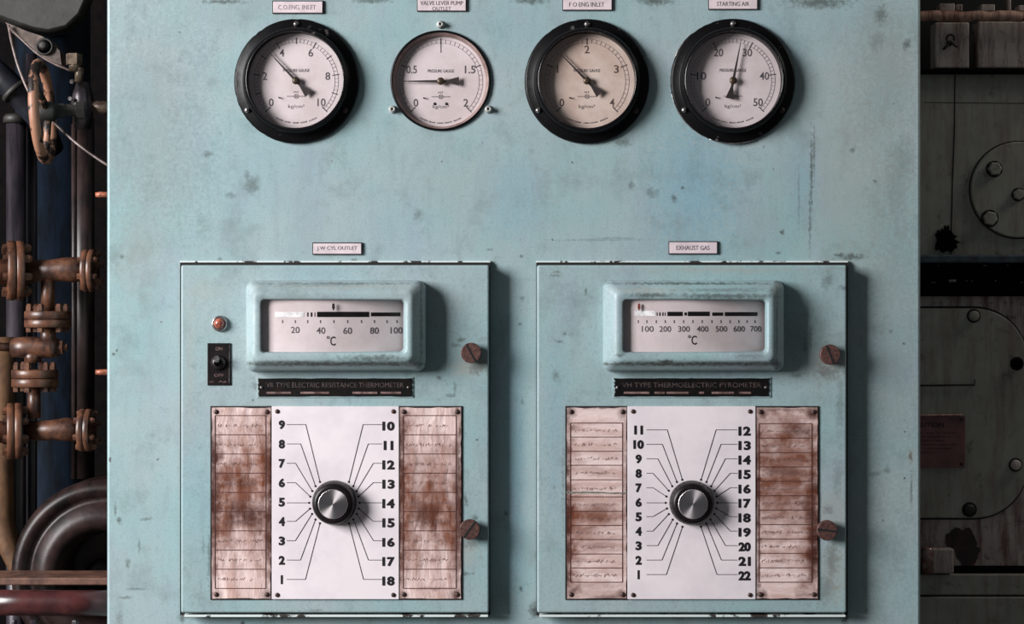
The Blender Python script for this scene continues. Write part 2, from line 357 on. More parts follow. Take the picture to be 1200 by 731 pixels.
def tag(o, label=None, cat=None, group=None, kind=None):
    if label: o['label'] = label
    if cat: o['category'] = cat
    if group: o['group'] = group
    if kind: o['kind'] = kind
    return o
def thing(name, loc, label, cat, group=None):
    o = bpy.data.objects.new(name, None); COL.objects.link(o); o.location = loc; o.empty_display_size = 0.02
    return tag(o, label, cat, group)

# ------------------------------------------------------------------ the room
FZ = -1.3
b = nb(); box(b, -3, 3, -3.5, 1.6, FZ-0.1, FZ); tag(link('floor', b, FLOORM), kind='structure')
b = nb(); box(b, -3, 3, 1.5, 1.6, FZ, 1.5); tag(link('wall_back', b, WALLM), kind='structure')

# ------------------------------------------------------------------ cabinet
cab = thing('control_cabinet', (0, 0.17, FZ), 'large worn pale teal steel control cabinet carrying the gauges and both instrument doors', 'cabinet')
XL, XR, ZT = (125-600)/1000, (1079-600)/1000, 0.62
b = nb(); hole = (W(516.3, 94.5).x, W(516.3, 94.5).z)
outer = [b.verts.new((x, 0, z)) for x, z in rrect(XL+.0035, XR-.0035, FZ+.0035, ZT-.0035, 0.001, 2)]
circ = [b.verts.new((hole[0]+0.0572*math.cos(2*PI*k/72), 0, hole[1]+0.0572*math.sin(2*PI*k/72))) for k in range(72)]
es = [b.edges.new((l[i], l[(i+1) % len(l)])) for l in (outer, circ) for i in range(len(l))]
bmesh.ops.triangle_fill(b, use_beauty=True, use_dissolve=False, edges=es)
# hole wall and rolled outer edge
n = len(circ); back = [b.verts.new(v.co+Vector((0, 0.012, 0))) for v in circ]
for i in range(n): b.faces.new((circ[i], circ[(i+1) % n], back[(i+1) % n], back[i]))
prev = outer
for off, y in ((0.0013, 0.0004), (0.0025, 0.0013), (0.0035, 0.0036), (0.0035, 0.012)):
    nx = [b.verts.new((x, y, z)) for x, z in rrect(XL+.0035-off, XR-.0035+off, FZ+.0035-off, ZT-.0035+off, 0.001+off, 2)]
    for i in range(len(nx)):
        f = b.faces.new((prev[i], prev[(i+1) % len(nx)], nx[(i+1) % len(nx)], nx[i])); f.smooth = True
    prev = nx
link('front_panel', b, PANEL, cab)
b = nb(); t_ = 0.003
box(b, XL+.001, XL+.001+t_, 0.012, 0.13, FZ, ZT-.001); box(b, XR-.001-t_, XR-.001, 0.012, 0.13, FZ, ZT-.001)
box(b, XL+.001, XR-.001, 0.012, 0.13, ZT-.001-t_, ZT-.001); box(b, XL+.001, XR-.001, 0.012, 0.13, FZ, FZ+t_)
box(b, XL+.001, XR-.001, 0.127, 0.13, FZ, ZT-.001)
link('body', b, PANEL, cab)

# ------------------------------------------------------------------ pressure gauges
def dialpt(hx, hz, r, a): return (hx+r*math.sin(a), hz+r*math.cos(a))
def gauge(px, py, vmax, labels, major, minor, needle, flanged, label, dialmat, silver=0.0, kgtext='kg/cm²'):
    c = W(px, py, 0); t = thing('pressure_gauge', c, label, 'gauge', 'round pressure gauges along the top of the cabinet')
    mm = 0.001; hx, hz = c.x, c.z
    if flanged:
        b = nb(); lathe(b, [(73, 0), (73, 3.5), (72.2, 5.2), (70.5, 6), (63, 6.6), (62, 7.4), (61.6, 15), (60.8, 17.8), (59, 19.4)], (0, 0, 0), seg=96)
        lathe(b, [(59, 19.4), (57.4, 19.6), (56.5, 18.6), (56, 16), (56, 4)], (0, 0, 0), seg=96)
        for v in b.verts:   # small uneven chips at the flange edge
            r = math.hypot(v.co.x, v.co.z)
            if r > 70 and random.random() < 0.2: k = 1-random.uniform(0, 0.012); v.co.x *= k; v.co.z *= k
        b.transform(Matrix.Translation(c) @ Matrix.Scale(mm, 4)); link('bezel', b, BLACK, t)
        b = nb(); lathe(b, [(57.6, 19.4), (57.0, 20.3), (56.2, 20.2), (55.9, 19.0)], (0, 0, 0), seg=96)
        b.transform(Matrix.Translation(c) @ Matrix.Scale(mm, 4)); link('retaining_ring', b, LIP, t)
        dp, gp = 0.005, 0.014
        for a, m in ((0, STEEL), (-121, CHROME), (121, SCREWD)):
            q = dialpt(hx, hz, 0.0665, math.radians(a)); b = nb()
            lathe(b, [(0.0034, 0), (0.0034, 0.0014), (0.0026, 0.003), (0.0012, 0.0038), (0, 0.004)], (q[0], -0.0062, q[1]), seg=20)
            link('screw', b, m, t)
        if silver:
            b = nb()
            for a0, a1 in ((-150, -100), (-70, -40), (-200, -158)):
                k0 = [dialpt(hx, hz, 0.0731, math.radians(a0+(a1-a0)*i/14)) for i in range(15)]
                tube(b, [(x, -0.0042, z) for x, z in k0], [0.0009*math.sin(PI*(i+.5)/15)+0.0002 for i in range(15)], 6)
            link('worn_rim', b, CHROME, t)
    else:
        b = nb(); lathe(b, [(57.2, -9), (57.2, -0.5), (58.9, 0), (58.9, 2.4), (58.2, 3.4), (57.2, 3.6)], (0, 0, 0), seg=96)
        lathe(b, [(57.2, 3.6), (56.6, 3.2), (56.4, 2), (56.2, -9.5)], (0, 0, 0), seg=96)
        b.transform(Matrix.Translation(c) @ Matrix.Scale(mm, 4)); link('bezel', b, BLACK, t)
        b = nb(); lathe(b, [(56.2, 1.6), (53.6, -1.5), (52.9, -8.6)], (0, 0, 0), seg=96)
        b.transform(Matrix.Translation(c) @ Matrix.Scale(mm, 4)); link('inner_rim', b, plain('brown_grey_rim', (150, 128, 124), 0.5, c2=(110, 86, 80), nscale=40), t)
        dp, gp = -0.0085, 0.0005
        for a in (0, -121, 121):
            q = dialpt(hx, hz, 0.0655, math.radians(a)); b = nb()
            lathe(b, [(0.0048, 0), (0.0048, 0.0015), (0.0036, 0.002), (0.0036, 0.0065), (0.0028, 0.0072), (0.0015, 0.0070), (0.0013, 0.0055), (0, 0.0055)], (q[0], 0, q[1]), seg=20)
            sb = link('screw', b, plain('pale_nut', (186, 190, 188), 0.35, 0.2, (150, 150, 146), 200), t)
            b = nb(); cyl(b, (q[0], -0.0053, q[1]), (0, -1, 0), 0.00145, 0.0008, 12); link('screw_hole', b, INK, sb)
    R = 0.0558 if flanged else 0.0529
    b = nb(); lathe(b, [(R, -0.001), (R, 0), (0, 0)], (hx, -dp, hz), seg=96); dl = link('dial', b, dialmat, t)
    y = -dp-0.00018; b = nb(); A0 = math.radians(-135); AR = math.radians(270)
    n = int(round(vmax/minor))
    for i in range(n+1):
        v = i*minor; a = A0+AR*v/vmax; maj = abs(v/major-round(v/major)) < 1e-4
        lab = any(abs(v-l[0]) < 1e-6 for l in labels)
        if maj: stroke(b, dialpt(hx, hz, 0.0425 if lab else 0.0435, a), dialpt(hx, hz, 0.0508, a), 0.0011, y)
        else: stroke(b, dialpt(hx, hz, 0.0448, a), dialpt(hx, hz, 0.0492, a), 0.00028, y)
    for rr in (0.0450, 0.0492):
        pts = [dialpt(hx, hz, rr, A0+AR*i/80) for i in range(81)]
        for p0, p1 in zip(pts, pts[1:]): stroke(b, p0, p1, 0.00022, y)
    if vmax == 2: stroke(b, dialpt(hx, hz, 0.034, 0), dialpt(hx, hz, 0.0508, 0), 0.0009, y)
    link('scale_ticks', b, INKG, dl)
    b = nb()
    for v, s in labels:
        a = A0+AR*v/vmax; q = dialpt(hx, hz, 0.0372 if abs(a) < 2 else 0.0385, a*(0.965 if abs(a) > 2 else 1))
        q = (q[0]*1.0, q[1]); wd = {1: 0.0056, 2: 0.0110, 3: 0.0125}[len(s)]
        if s == '1': wd = 0.0016
        if s == '10' and vmax == 10: wd = 0.0095
        text(b, s, q[0], q[1], wd, 0.0092, y, bold=0.012)
    link('numerals', b, INKG if dialmat is DIAL else plain('brown_ink', (92, 70, 66), 0.6), dl)
    b = nb(); text(b, 'PRESSURE GAUGE', hx, hz+0.0125, 0.031, 0.0036, y, bold=0.01)
    tube(b, [(hx+0.0024*math.cos(k*PI/8), y, hz-0.0178+0.0024*math.sin(k*PI/8)) for k in range(16)], 0.0003, 4, closed=True)
    text(b, 'MT', hx, hz-0.0130, 0.006, 0.0022, y)
    for sx in (-1, 1): stroke(b, (hx+sx*0.0024, hz-0.0178), (hx+sx*0.011, hz-0.0178), 0.0007, y)
    stroke(b, (hx-0.0014, hz-0.0192), (hx+0.0014, hz-0.0164), 0.0004, y); stroke(b, (hx+0.0014, hz-0.0192), (hx-0.0014, hz-0.0164), 0.0004, y)
    text(b, kgtext, hx, hz-0.0300, 0.019, 0.0052, y)
    for i in range(46):
        if i in (9, 17, 18, 26, 35, 36): continue
        a = math.radians(180+29-i*1.28); stroke(b, dialpt(hx, hz, 0.0478+random.uniform(0, .0006), a), dialpt(hx, hz, 0.0496, a+random.uniform(-.01, .01)), 0.0004, y)
    link('dial_lettering', b, INKG, dl)
    b = nb(); q = (hx-0.020, hz-0.0195); cyl(b, (q[0], -dp, q[1]), (0, -1, 0), 0.0008, 0.0035, 10); link('stop_pin', b, INK, t)
    if vmax == 2:
        b = nb()
        for dx in (-0.0072, 0.0066): lathe(b, [(0.0018, 0), (0.0015, 0.0006), (0, 0.0008)], (hx+dx, -dp-0.0001, hz-0.0262), seg=14)
        link('black_spots', b, INK, dl)
    # needle with a flared tail
    a = math.radians(needle); u = Vector((math.sin(a), math.cos(a))); v = Vector((math.cos(a), -math.sin(a))); o = Vector((hx, hz)); yn = -dp-0.0042
    pts = [(0.0440, 0.00035), (0.0035, 0.0015), (-0.008, 0.0015), (-0.0125, 0.0028), (-0.0215, 0.0052)]
    out = [tuple(o+u*r+v*k) for r, k in pts]+[tuple(o+u*r-v*k) for r, k in pts[::-1]]
    b = nb(); poly(b, out, yn+0.0004, yn-0.0004); nd = link('needle', b, POINT, t)
    b = nb(); lathe(b, [(0.0044, 0), (0.0044, 0.0012), (0.0034, 0.0022), (0.0018, 0.0028), (0, 0.003)], (hx, yn, hz), seg=24)
    lathe(b, [(0.0012, 0), (0.0012, -0.004)], (hx, yn, hz), seg=10); link('hub', b, BRASS, nd)
    b = nb(); lathe(b, [(0, 0), (R-0.0004 if flanged else 0.0556, 0)], (hx, -gp, hz), seg=64); link('glass', b, GLASS, t)
    return t
gauge(347.8, 95.6, 10, [(0, '0'), (2, '2'), (4, '4'), (6, '6'), (8, '8'), (10, '10')], 1, 0.2, -43.5, True,
      'black-rimmed pressure gauge reading to 10, leftmost, above the left door', DIAL, 0.0)
gauge(516.3, 94.6, 2, [(0, '0'), (0.5, '0.5'), (1.5, '1.5'), (2, '2')], 0.5, 0.05, -90, False,
      'thin-rimmed sunken pressure gauge reading to 2 with three separate pale nuts', DIAL)
gauge(687.6, 95.8, 4, [(0, '0'), (1, '1'), (2, '2'), (3, '3'), (4, '4')], 1, 0.1, -44.5, True,
      'black-rimmed pressure gauge reading to 4 with warm yellowed dial', DIALW)
gauge(858.3, 95.4, 50, [(0, '0'), (10, '10'), (20, '20'), (30, '30'), (40, '40'), (50, '50')], 10, 1, 11, True,
      'black-rimmed pressure gauge reading to 50 with silver worn rim, rightmost', DIAL, 1.0)

# ------------------------------------------------------------------ small engraved name plates
def name_plate(x0, x1, y0, y1, lines, label, faded=True, p0=0.0):
    a = W(x0, y1, p0+0.003); c = W((x0+x1)/2, (y0+y1)/2, p0)
    b = nb(); pbox(b, x0, x1, y0, y1, p0, p0+0.0022, 0.0003); t = link('name_plate', b, EDGE, origin=c)
    tag(t, label, 'name plate', 'small engraved name plates on the cabinet')
    b = nb(); pbox(b, x0+1.2, x1-1.2, y0+1.2, y1-1.2, p0+0.002, p0+0.0034, 0.0003); link('plate_face', b, NAMEP, t)
    b = nb(); s = S(p0+0.0035)
    for txt, cx, cy, wd, h in lines:
        q = W(cx, cy, p0+0.0035); text(b, txt, q.x, q.z, wd*s, h*s, q.y-0.0001)
    link('engraving', b, INKF if faded else INKG, t)
    return t
name_plate(319, 379, 0.5, 16, [('C.O.ENG. INLET', 348, 8.5, 44, 5.5)], 'pale plate with worn stained lettering above the leftmost gauge')
name_plate(488.5, 547, -4, 13.5, [('VALVE LEVER PUMP', 517.5, 3.6, 50, 4.8), ('OUTLET', 517.5, 10, 22, 4.4)], 'pale plate lettered VALVE LEVER PUMP OUTLET above the sunken gauge', False)
name_plate(659, 718, -5, 12.5, [('F O ENG INLET', 687.5, 5.2, 41, 5.2)], 'pale plate lettered F O ENG INLET above the warm-dialled gauge', False)
name_plate(830, 888.5, -5, 11.5, [('STARTING AIR', 859, 4.5, 38, 5)], 'pale plate lettered STARTING AIR above the rightmost gauge', False)
name_plate(366, 424.5, 284, 298.5, [('J.W CYL OUTLET', 395, 291.2, 47, 5.6)], 'pale plate lettered J.W CYL OUTLET above the left instrument door', False)
name_plate(783.5, 841.5, 282.5, 298, [('EXHAUST GAS', 812, 290.3, 39, 5.2)], 'pale plate lettered EXHAUST GAS above the right instrument door', False)

# ------------------------------------------------------------------ instrument doors
P1 = 0.022
def bend(bm, cx, R=0.30):
    for v in bm.verts:
        d = v.co.x-cx; v.co.y += R-math.sqrt(max(R*R-d*d, 0))
def meter(t, x0, x1, wx0, wx1, ticks, labels, cC, whites, blacks, ptr, ptrmat):
    """raised bevelled housing with a window on a curved scale"""
    def L(px0, px1, py0, py1, r, p):
        a = W(px0, py1, p); c = W(px1, py0, p); return (rrect(a.x, c.x, a.z, c.z, r, 6), -p)
    b = nb()
    loft(b, [L(x0, x1+2, 328.5, 435.5, .010, P1), L(x0, x1+2, 328.5, 434.5, .010, P1+.012), L(x0+.4, x1+.6, 328.8, 433.6, .010, P1+.017),
             L(x0+2, x1-1.2, 330.2, 431, .010, P1+.020), L(x0+5, x1-4.5, 333.2, 428.2, .009, P1+.0235), L(wx0-11, wx1+13, 339.5, 424.5, .0085, P1+.032), L(wx0-8.6, wx1+10.4, 341.5, 422.8, .008, P1+.034),
             L(wx0-6, wx1+8, 343.8, 421, .008, P1+.0346),
             L(wx0-1.6, wx1+5.2, 349.2, 415.4, .006, P1+.0346), L(wx0-.6, wx1+4.0, 350.4, 414.2, .0056, P1+.0340), L(wx0, wx1+1.4, 351.3, 412.4, .005, P1+.031), L(wx0, wx1+.2, 351.8, 411.4, .0045, P1+.016)])
    h = link('meter_housing', b, HOUS, t)
    pd = P1+.0295; cx = W((wx0+wx1)/2, 380, pd).x-.03
    a = W(wx0-4, 416, pd); c = W(wx1+4, 346, pd)
    b = nb(); N = 28
    for i in range(N):
        xa = a.x+(c.x-a.x)*i/N; xb = a.x+(c.x-a.x)*(i+1)/N
        vs = [b.verts.new(q) for q in ((xa, -pd, a.z), (xb, -pd, a.z), (xb, -pd, c.z), (xa, -pd, c.z))]
        b.faces.new(vs).smooth = True
    bmesh.ops.remove_doubles(b, verts=b.verts[:], dist=1e-6); bend(b, cx); link('scale_plate', b, DIAL, h)
    y = -pd-0.0002
    def seg(bm, xa, xb, ya, yb):
        m = max(1, int((xb-xa)/4))
        for i in range(m):
            u0 = W(xa+(xb-xa)*i/m, yb, pd); u1 = W(xa+(xb-xa)*(i+1)/m, ya, pd)
            vs = [bm.verts.new(q) for q in ((u0.x, y, u0.z), (u1.x, y, u0.z), (u1.x, y, u1.z), (u0.x, y, u1.z))]; bm.faces.new(vs)
    b = nb()
    for q in blacks: seg(b, *q)
    bend(b, cx); link('scale_slot', b, BAKE, h)
    b = nb()
    for q in whites: seg(b, *q)
    bend(b, cx); link('painted_highlight_strip', b, plain('painted_highlight_white', (250, 248, 250), 0.3), h)  # reflection along the scale slot painted in: bright end white, rest black
    b = nb()
    for q in ticks: seg(b, q-.6, q+.6, 375, 378.5)
    for txt, x, yy, hh in labels:
        q = W(x, yy, pd); text(b, txt, q.x, q.z, (len(txt)*(5.1 if len(txt) == 2 else 4.6))*S(pd), hh*S(pd), y, bold=0.01)
    bend(b, cx); link('scale_numerals', b, INKG, h)
    b = nb(); q = W(cC[0], cC[1], pd); text(b, 'C', q.x, q.z, .0062, .0105, y, bold=0.01)
    q = W(cC[0]-5.6, cC[1]-4.2, pd); tube(b, [(q.x+.0013*math.cos(k*PI/6), y, q.z+.0013*math.sin(k*PI/6)) for k in range(12)], .00035, 4, closed=True)
    bend(b, cx); link('unit_mark', b, INK, h)
    b = nb(); q0 = W(ptr, 353, pd+.003); q1 = W(ptr, 364.5, pd+.003)
    poly(b, [(q0.x-.0013, q0.z-.0025), (q0.x+.0013, q0.z-.0025), (q0.x+.0016, q0.z-.0075), (q1.x, q1.z), (q0.x-.0016, q0.z-.0075)], -pd-.0028, -pd-.0034); bend(b, cx)
    link('indicator', b, ptrmat, h)
    b = nb(); q0 = W(wx0-.5, 413, P1+.0336); q1 = W(wx1+2.4, 351, P1+.0336)
    vs = [b.verts.new(q) for q in ((q0.x, q0.y, q0.z), (q1.x, q0.y, q0.z), (q1.x, q0.y, q1.z), (q0.x, q0.y, q1.z))]; b.faces.new(vs); link('window_glass', b, GLASS, h)

def lock(t, x, y, slot, r=12.0):
    q = W(x, y, P1+.012); b = nb(); rr = r*S(P1+.012)
    lathe(b, [(rr*.8, -.012), (rr*.8, -.006), (rr*1.0, -.005), (rr, -.0008), (rr*.93, 0), (0, 0)], q, seg=36)
    o = link('lock_screw', b, LOCK, t)
    a = math.radians(slot); d = (math.cos(a)*rr*.96, math.sin(a)*rr*.96); b = nb()
    stroke(b, (q.x-d[0], q.z-d[1]), (q.x+d[0], q.z+d[1]), .0024, q.y-.00012, .0001); link('screw_slot', b, GAP, o)

def small_screw(parent, x, y, p, r=2.6, mat=None):
    q = W(x, y, p); b = nb(); s = r*.001
    lathe(b, [(s, 0), (s*.9, .0008), (s*.5, .0014), (0, .0016)], q, seg=14); link('screw', b, mat or SCREWD, parent)

def knob(t, x, y):
    q = W(x, y, P1+.003); r = .0263*S(P1+.02)/.001
    b = nb(); lathe(b, [(r, 0), (r, .0015), (r*.985, .004), (r*.93, .013), (r*.86, .0165), (r*.74, .0178), (r*.66, .0172)], q, seg=72)
    for v in b.verts: pass
    o = link('selector_knob', b, BAKE, t)
    b = nb(); rc = r*.665; lathe(b, [(rc, .0165), (rc, .0188), (rc*.965, .0194), (0, .0194)], q, seg=72); cp = link('knob_cap', b, SPUN, o, origin=q)

def cards(t, name, x0, x1, browns, darks, boxx, ys, vertical, notch=None, rip=None, frame=True):
    mat = card_mat(name, browns, darks, vertical)
    a = W(x0, 702, P1+.002); c = W(x1, 476.5, P1+.002)
    b = nb(); pbox(b, x0-1.2, x1+.8, 475.6, 702.8, P1, P1+.0012, .0003); fr = link('card_backing', b, EDGE, t)
    # uneven edged paper
    pts = []; N = 26
    for i in range(N): pts.append((c.x-random.uniform(0, .0010)-.0004, c.z+(a.z-c.z)*i/N-.0006))
    for i in range(8): pts.append((c.x+(a.x-c.x)*i/8-.0008, a.z+random.uniform(0, .0010)+.0005))
    for i in range(N): pts.append((a.x+random.uniform(0, .0010)+.0004, a.z+(c.z-a.z)*i/N+.0006))
    for i in range(8): pts.append((a.x+(c.x-a.x)*i/8+.0008, c.z-random.uniform(0, .0012)-.0005))
    b = nb(); poly(b, pts, -P1-.0010, -P1-.0020); card = link('record_card', b, mat, t)
    y = -P1-.0022; s = S(P1+.0022); b = nb()
    bx0, bx1 = (W(v, 0, P1+.0022).x for v in boxx); zs = [W(0, v, P1+.0022).z for v in ys]
    for z in zs: stroke(b, (bx0, z), (bx1, z), .00085, y)
    for x in (bx0, bx1): stroke(b, (x, zs[0]), (x, zs[-1]), .00095, y)
    link('ruled_lines', b, RULE, card)
    b = nb()
    for z0, z1 in zip(zs, zs[1:]):
        if abs(z0-z1) < .006: continue
        scribble(b, bx0+.003, bx1-random.uniform(.004, .012), (z0+z1)/2-.0005, .0042, y, .00042)
    link('faded_handwriting', b, PENCIL, card)
    if rip:
        b = nb(); zz = W(0, rip, P1).z; m = 14
        up = [(a.x+(c.x-a.x)*i/m, zz+random.uniform(0, .0008)+(.0004 if i < 9 else -.0006)) for i in range(m+1)]
        dn = [(x, z-.0014-random.uniform(0, .0012)*(1 if i < 8 else .2)) for i, (x, z) in enumerate(up)]
        poly(b, up+dn[::-1], -P1-.0019, -P1-.00235); link('torn_edge', b, plain('grey_green_tear', (120, 132, 124), 0.6, c2=(90, 84, 78), nscale=120), card)
    for sx in (x0+6, x1-5):
        for sy in (482.5, 696.5): small_screw(card, sx, sy, P1+.002, 2.8)
    return card

def selector(t, x0, x1, cx, nums, ys, xn, elbows, dots, xs):
    b = nb(); pbox(b, x0, x1, 476, 702, P1, P1+.003, .0004); pl = link('selector_plate', b, WHITE, t)
    p = P1+.0032; s = S(p)
    left, right = nums; b = nb()
    for i, n_ in enumerate(left):
        q = W(xn[0], ys[0][i], p); text(b, str(n_), q.x, q.z, (.0018 if n_ == 1 else .0066)*s/.001 if n_ < 10 else (.0115 if n_ == 10 else .0095), .0102*s/.001, q.y, bold=0.034)
    for i, n_ in enumerate(right):
        q = W(xn[1], ys[1][i], p); text(b, str(n_), q.x, q.z, .0136 if n_ not in (11,) else .0105, .0105*s/.001, q.y, bold=0.034)
    thicken(b, .0004); link('numerals', b, INK, pl)
    b = nb(); y = -p; yc = 589
    for side in (-1, 1):
        for i, (e, dt) in enumerate(zip(elbows, dots)):
            yy = ys[0][i]-.3
            A = W(xs[0 if side < 0 else 1], yy, p); E = W(cx+side*e, yy, p); Dp = W(cx+side*dt[0], dt[1], p)
            if e: stroke(b, (A.x, A.z), (E.x, E.z), .00062, y); stroke(b, (E.x, E.z), (Dp.x, Dp.z), .00068, y)
            else: stroke(b, (A.x, Dp.z), (Dp.x, Dp.z), .00062, y)
            lathe(b, [(.0013, -.0001), (.0013, .0001), (0, .0001)], (Dp.x, y, Dp.z), seg=10)
    link('leader_lines', b, INK, pl)
    for sx in (x0+6.5, x1-6.5):
        for sy in (482, 697): small_screw(pl, sx, sy, P1+.003, 2.7)

def type_plate(t, x0, x1, txt, ragged, bars):
    b = nb(); pbox(b, x0-1, x1+1.5, 441.5, 466, P1, P1+.001, .0003); link('plate_backing', b, HOUS, t)
    a = W(x0, 464.5, P1+.002); c = W(x1, 443, P1+.002); pts = []
    for i in range(12): pts.append((c.x-random.uniform(0, .0014)*ragged, c.z+(a.z-c.z)*i/12))
    for i in range(20): pts.append((c.x+(a.x-c.x)*i/20, a.z+random.uniform(0, .0006)))
    for i in range(12): pts.append((a.x+random.uniform(0, .0014)*ragged, a.z+(c.z-a.z)*i/12))
    for i in range(20): pts.append((a.x+(c.x-a.x)*i/20, c.z-random.uniform(0, .0005)))
    b = nb(); poly(b, pts, -P1-.001, -P1-.0022); pl = link('type_plate', b, TYPEP, t)
    b = nb(); q = W((x0+x1)/2, 451, P1+.0024); text(b, txt, q.x, q.z, (x1-x0-20)*S(P1), .0056, q.y); link('plate_lettering', b, TYPET, pl)
    b = nb()
    for u0, u1 in bars: 
        u = W(u0, 460.8, P1+.0024); v = W(u1, 459.4, P1+.0024); stroke(b, (u.x, (u.z+v.z)/2), (v.x, (u.z+v.z)/2), .0024, u.y)
    link('number_fields', b, TYPEB, pl)
    for sx in (x0+4.5, x1-4.5): small_screw(pl, sx, 454, P1+.0022, 2.0, STEEL)

def door(x0, x1, label):
    c = W((x0+x1)/2, 515, 0)
    t = thing('instrument_door', c, label, 'instrument panel', 'teal instrument doors')
    b = nb(); pbox(b, x0, x1, 310.6, 718, 0.001, P1, .0022, 3); link('door_panel', b, DOOR, t)
    b = nb(); pbox(b, x0-1.0, x1+1.4, 307.4, 720.8, 0, .006); link('door_gap_strip', b, GAP, t)  # black strip standing in for the shaded gap around the door
    b = nb(); pbox(b, x0-1, x1+2, 305.6, 307.6, 0.0, 0.004, 0.0004); link('top_lip', b, LIPM, t)
    b = nb(); pbox(b, x0+3, x1-1, 720.4, 723.0, 0.0, 0.020, 0.0005); link('bottom_lip', b, LIPM, t)
    return t
# left door
d1 = door(212, 573, 'left teal instrument door with 18-position selector, red pilot lamp and switch')
meter(d1, 288.5, 497, 306, 472.5, [331, 346, 360.5, 375.5, 391, 407, 423, 438, 452.5, 464], [('20', 346, 386.5, 7.6), ('40', 376, 387.2, 7.8), ('60', 407, 387.4, 7.8), ('80', 438, 387.4, 7.8), ('100', 463.5, 387.2, 7.6)],
      (390, 399.5), [(322, 356, 365.5, 371.5)], [(360, 361.5, 366, 371), (364, 366, 366, 371), (368.5, 369.5, 366, 371), (371.5, 432, 365.2, 371.4), (434, 468, 366, 370.6)], 390.6, INK)
type_plate(d1, 302, 483, 'VR TYPE ELECTRIC RESISTANCE THERMOMETER', 1.0, [(312, 341), (352, 366), (366, 386), (413, 442), (446, 470)])
ys18 = [497.6+22.68*i for i in range(9)]
selector(d1, 318.5, 467.5, 391.8, (list(range(9, 0, -1)), list(range(10, 19))), (ys18, [y+1.6 for y in ys18]), (330.2, 455.2),
         [33.6, 39.6, 45.6, 45.6, 0, 45.6, 45.8, 39.8, 34], [(17, 564.5), (22.2, 569.5), (26, 575.2), (28.3, 581.7), (29.6, 589), (28.6, 595.8), (26.2, 602), (22.2, 608.5), (17, 613)], (336, 447.5))
knob(d1, 391.8, 588.8)
rows18 = [486.8+22.5*i for i in range(10)]
cards(d1, 'stained_card_a', 247.5, 318, [(283, 575, 60, 78, 1), (262, 615, 30, 55, .95), (312, 560, 22, 110, 1), (275, 520, 30, 16, .6)],
      [(250, 560, 8, 130, 1), (316, 585, 7, 110, 1), (290, 602, 34, 20, .9), (280, 565, 20, 10, .6), (257, 533, 10, 8, .6), (253, 482, 8, 7, .95), (314, 483, 6, 8, .95), (253, 697, 8, 7, .9), (313, 697, 8, 8, .95), (250, 660, 4, 50, .6)], (252, 311.5), rows18, True)
cards(d1, 'stained_card_b', 467.5, 541, [(505, 590, 56, 80, 1), (474, 580, 16, 120, .95), (528, 600, 28, 70, .95), (495, 545, 30, 30, .6)],
      [(470, 570, 5, 130, .9), (538, 580, 7, 110, .95), (500, 605, 20, 22, .7), (473, 483, 7, 7, .95), (535, 483, 7, 7, .9), (474, 697, 8, 7, .9), (535, 697, 8, 7, .9), (505, 690, 30, 3, .5), (512, 600, 10, 12, .5), (539, 505, 4, 16, .8)], (472.5, 534.5), rows18, True)
lock(d1, 552, 413.5, -62); lock(d1, 550.5, 620.5, 55)
# pilot lamp and toggle switch
q = W(257.5, 379, P1); b = nb(); lathe(b, [(.0094, 0), (.0094, .0025), (.0084, .0045), (.0068, .0052), (.0062, .0040)], q, seg=32); lp = link('pilot_lamp', b, CHROME, d1)
b = nb(); lathe(b, [(.0063, .003), (.0060, .0060), (.0042, .0085), (.0018, .0096), (0, .0098)], q, seg=28); tag(link('lamp_lens', b, LENS, lp), 'orange red lens')
b = nb(); pbox(b, 243, 270.5, 402, 451.5, P1, P1+.0014, .0004); sw = link('toggle_switch', b, BAKE, d1)
b = nb(); q = W(256, 425, P1+.0014); lathe(b, [(.0086, 0), (.0086, .002), (.0070, .0032), (.0058, .0050), (.0040, .0052)], q, seg=28)
link('switch_bushing', b, plain('dark_switch_metal', (60, 56, 58), 0.3, 0.7), sw)
b = nb(); tube(b, [q+Vector((0, -.003, 0)), q+Vector((-.0003, -.009, .003)), q+Vector((-.0005, -.014, .0055))], [.0022, .0026, .0034], 14); link('switch_lever', b, CHROME, sw)
b = nb(); z = W(256.5, 408.5, P1+.0016)
text(b, 'ON', z.x, z.z, .008, .0038, z.y); z = W(256.5, 439.5, P1+.0016); text(b, 'OFF', z.x, z.z, .011, .0036, z.y)
scribble(b, W(246, 0, P1).x, W(266, 0, P1).x, W(0, 447, P1).z, .0035, z.y, .0005); link('switch_lettering', b, TYPEB, sw)
b = nb(); u = W(269, 404, P1+.0016); v = W(268.4, 449, P1+.0016); stroke(b, (u.x, u.z), (v.x, v.z), .0009, u.y); link('worn_edge', b, STEEL, sw)

# right door
d2 = door(629.5, 992, 'right teal instrument door with 22-position selector and two lined record cards')
meter(d2, 706.5, 916.5, 730.5, 896, [748, 758, 769, 779.5, 790, 801, 812, 823, 834.5, 845.5, 856.5, 867, 877, 887], [('100', 759, 385.4, 6.8), ('200', 779.5, 385.4, 6.8), ('300', 801.5, 385.4, 6.8), ('400', 823.5, 385.4, 6.8), ('500', 846, 385.4, 6.8), ('600', 867.5, 385.4, 6.8), ('700', 888, 385.4, 6.8)],
      (813.5, 398.5), [(743.5, 768, 364, 370)], [(769.5, 770.5, 366, 370), (772.5, 774, 366, 370), (776, 777.5, 366, 370), (779, 780, 366, 370), (782, 800, 365.2, 370.3), (802, 805, 366, 369.5), (806, 832, 365, 370.3), (835, 848, 366, 370), (850, 890, 365.6, 370.3)], 749, REDL)
type_plate(d2, 719, 902, 'VH TYPE THERMOELECTRIC PYROMETER', 1.6, [(731, 761), (767, 779), (781, 807), (819, 825), (834, 860), (866, 880)])
ys22 = [503.8+16.95*i for i in range(11)]
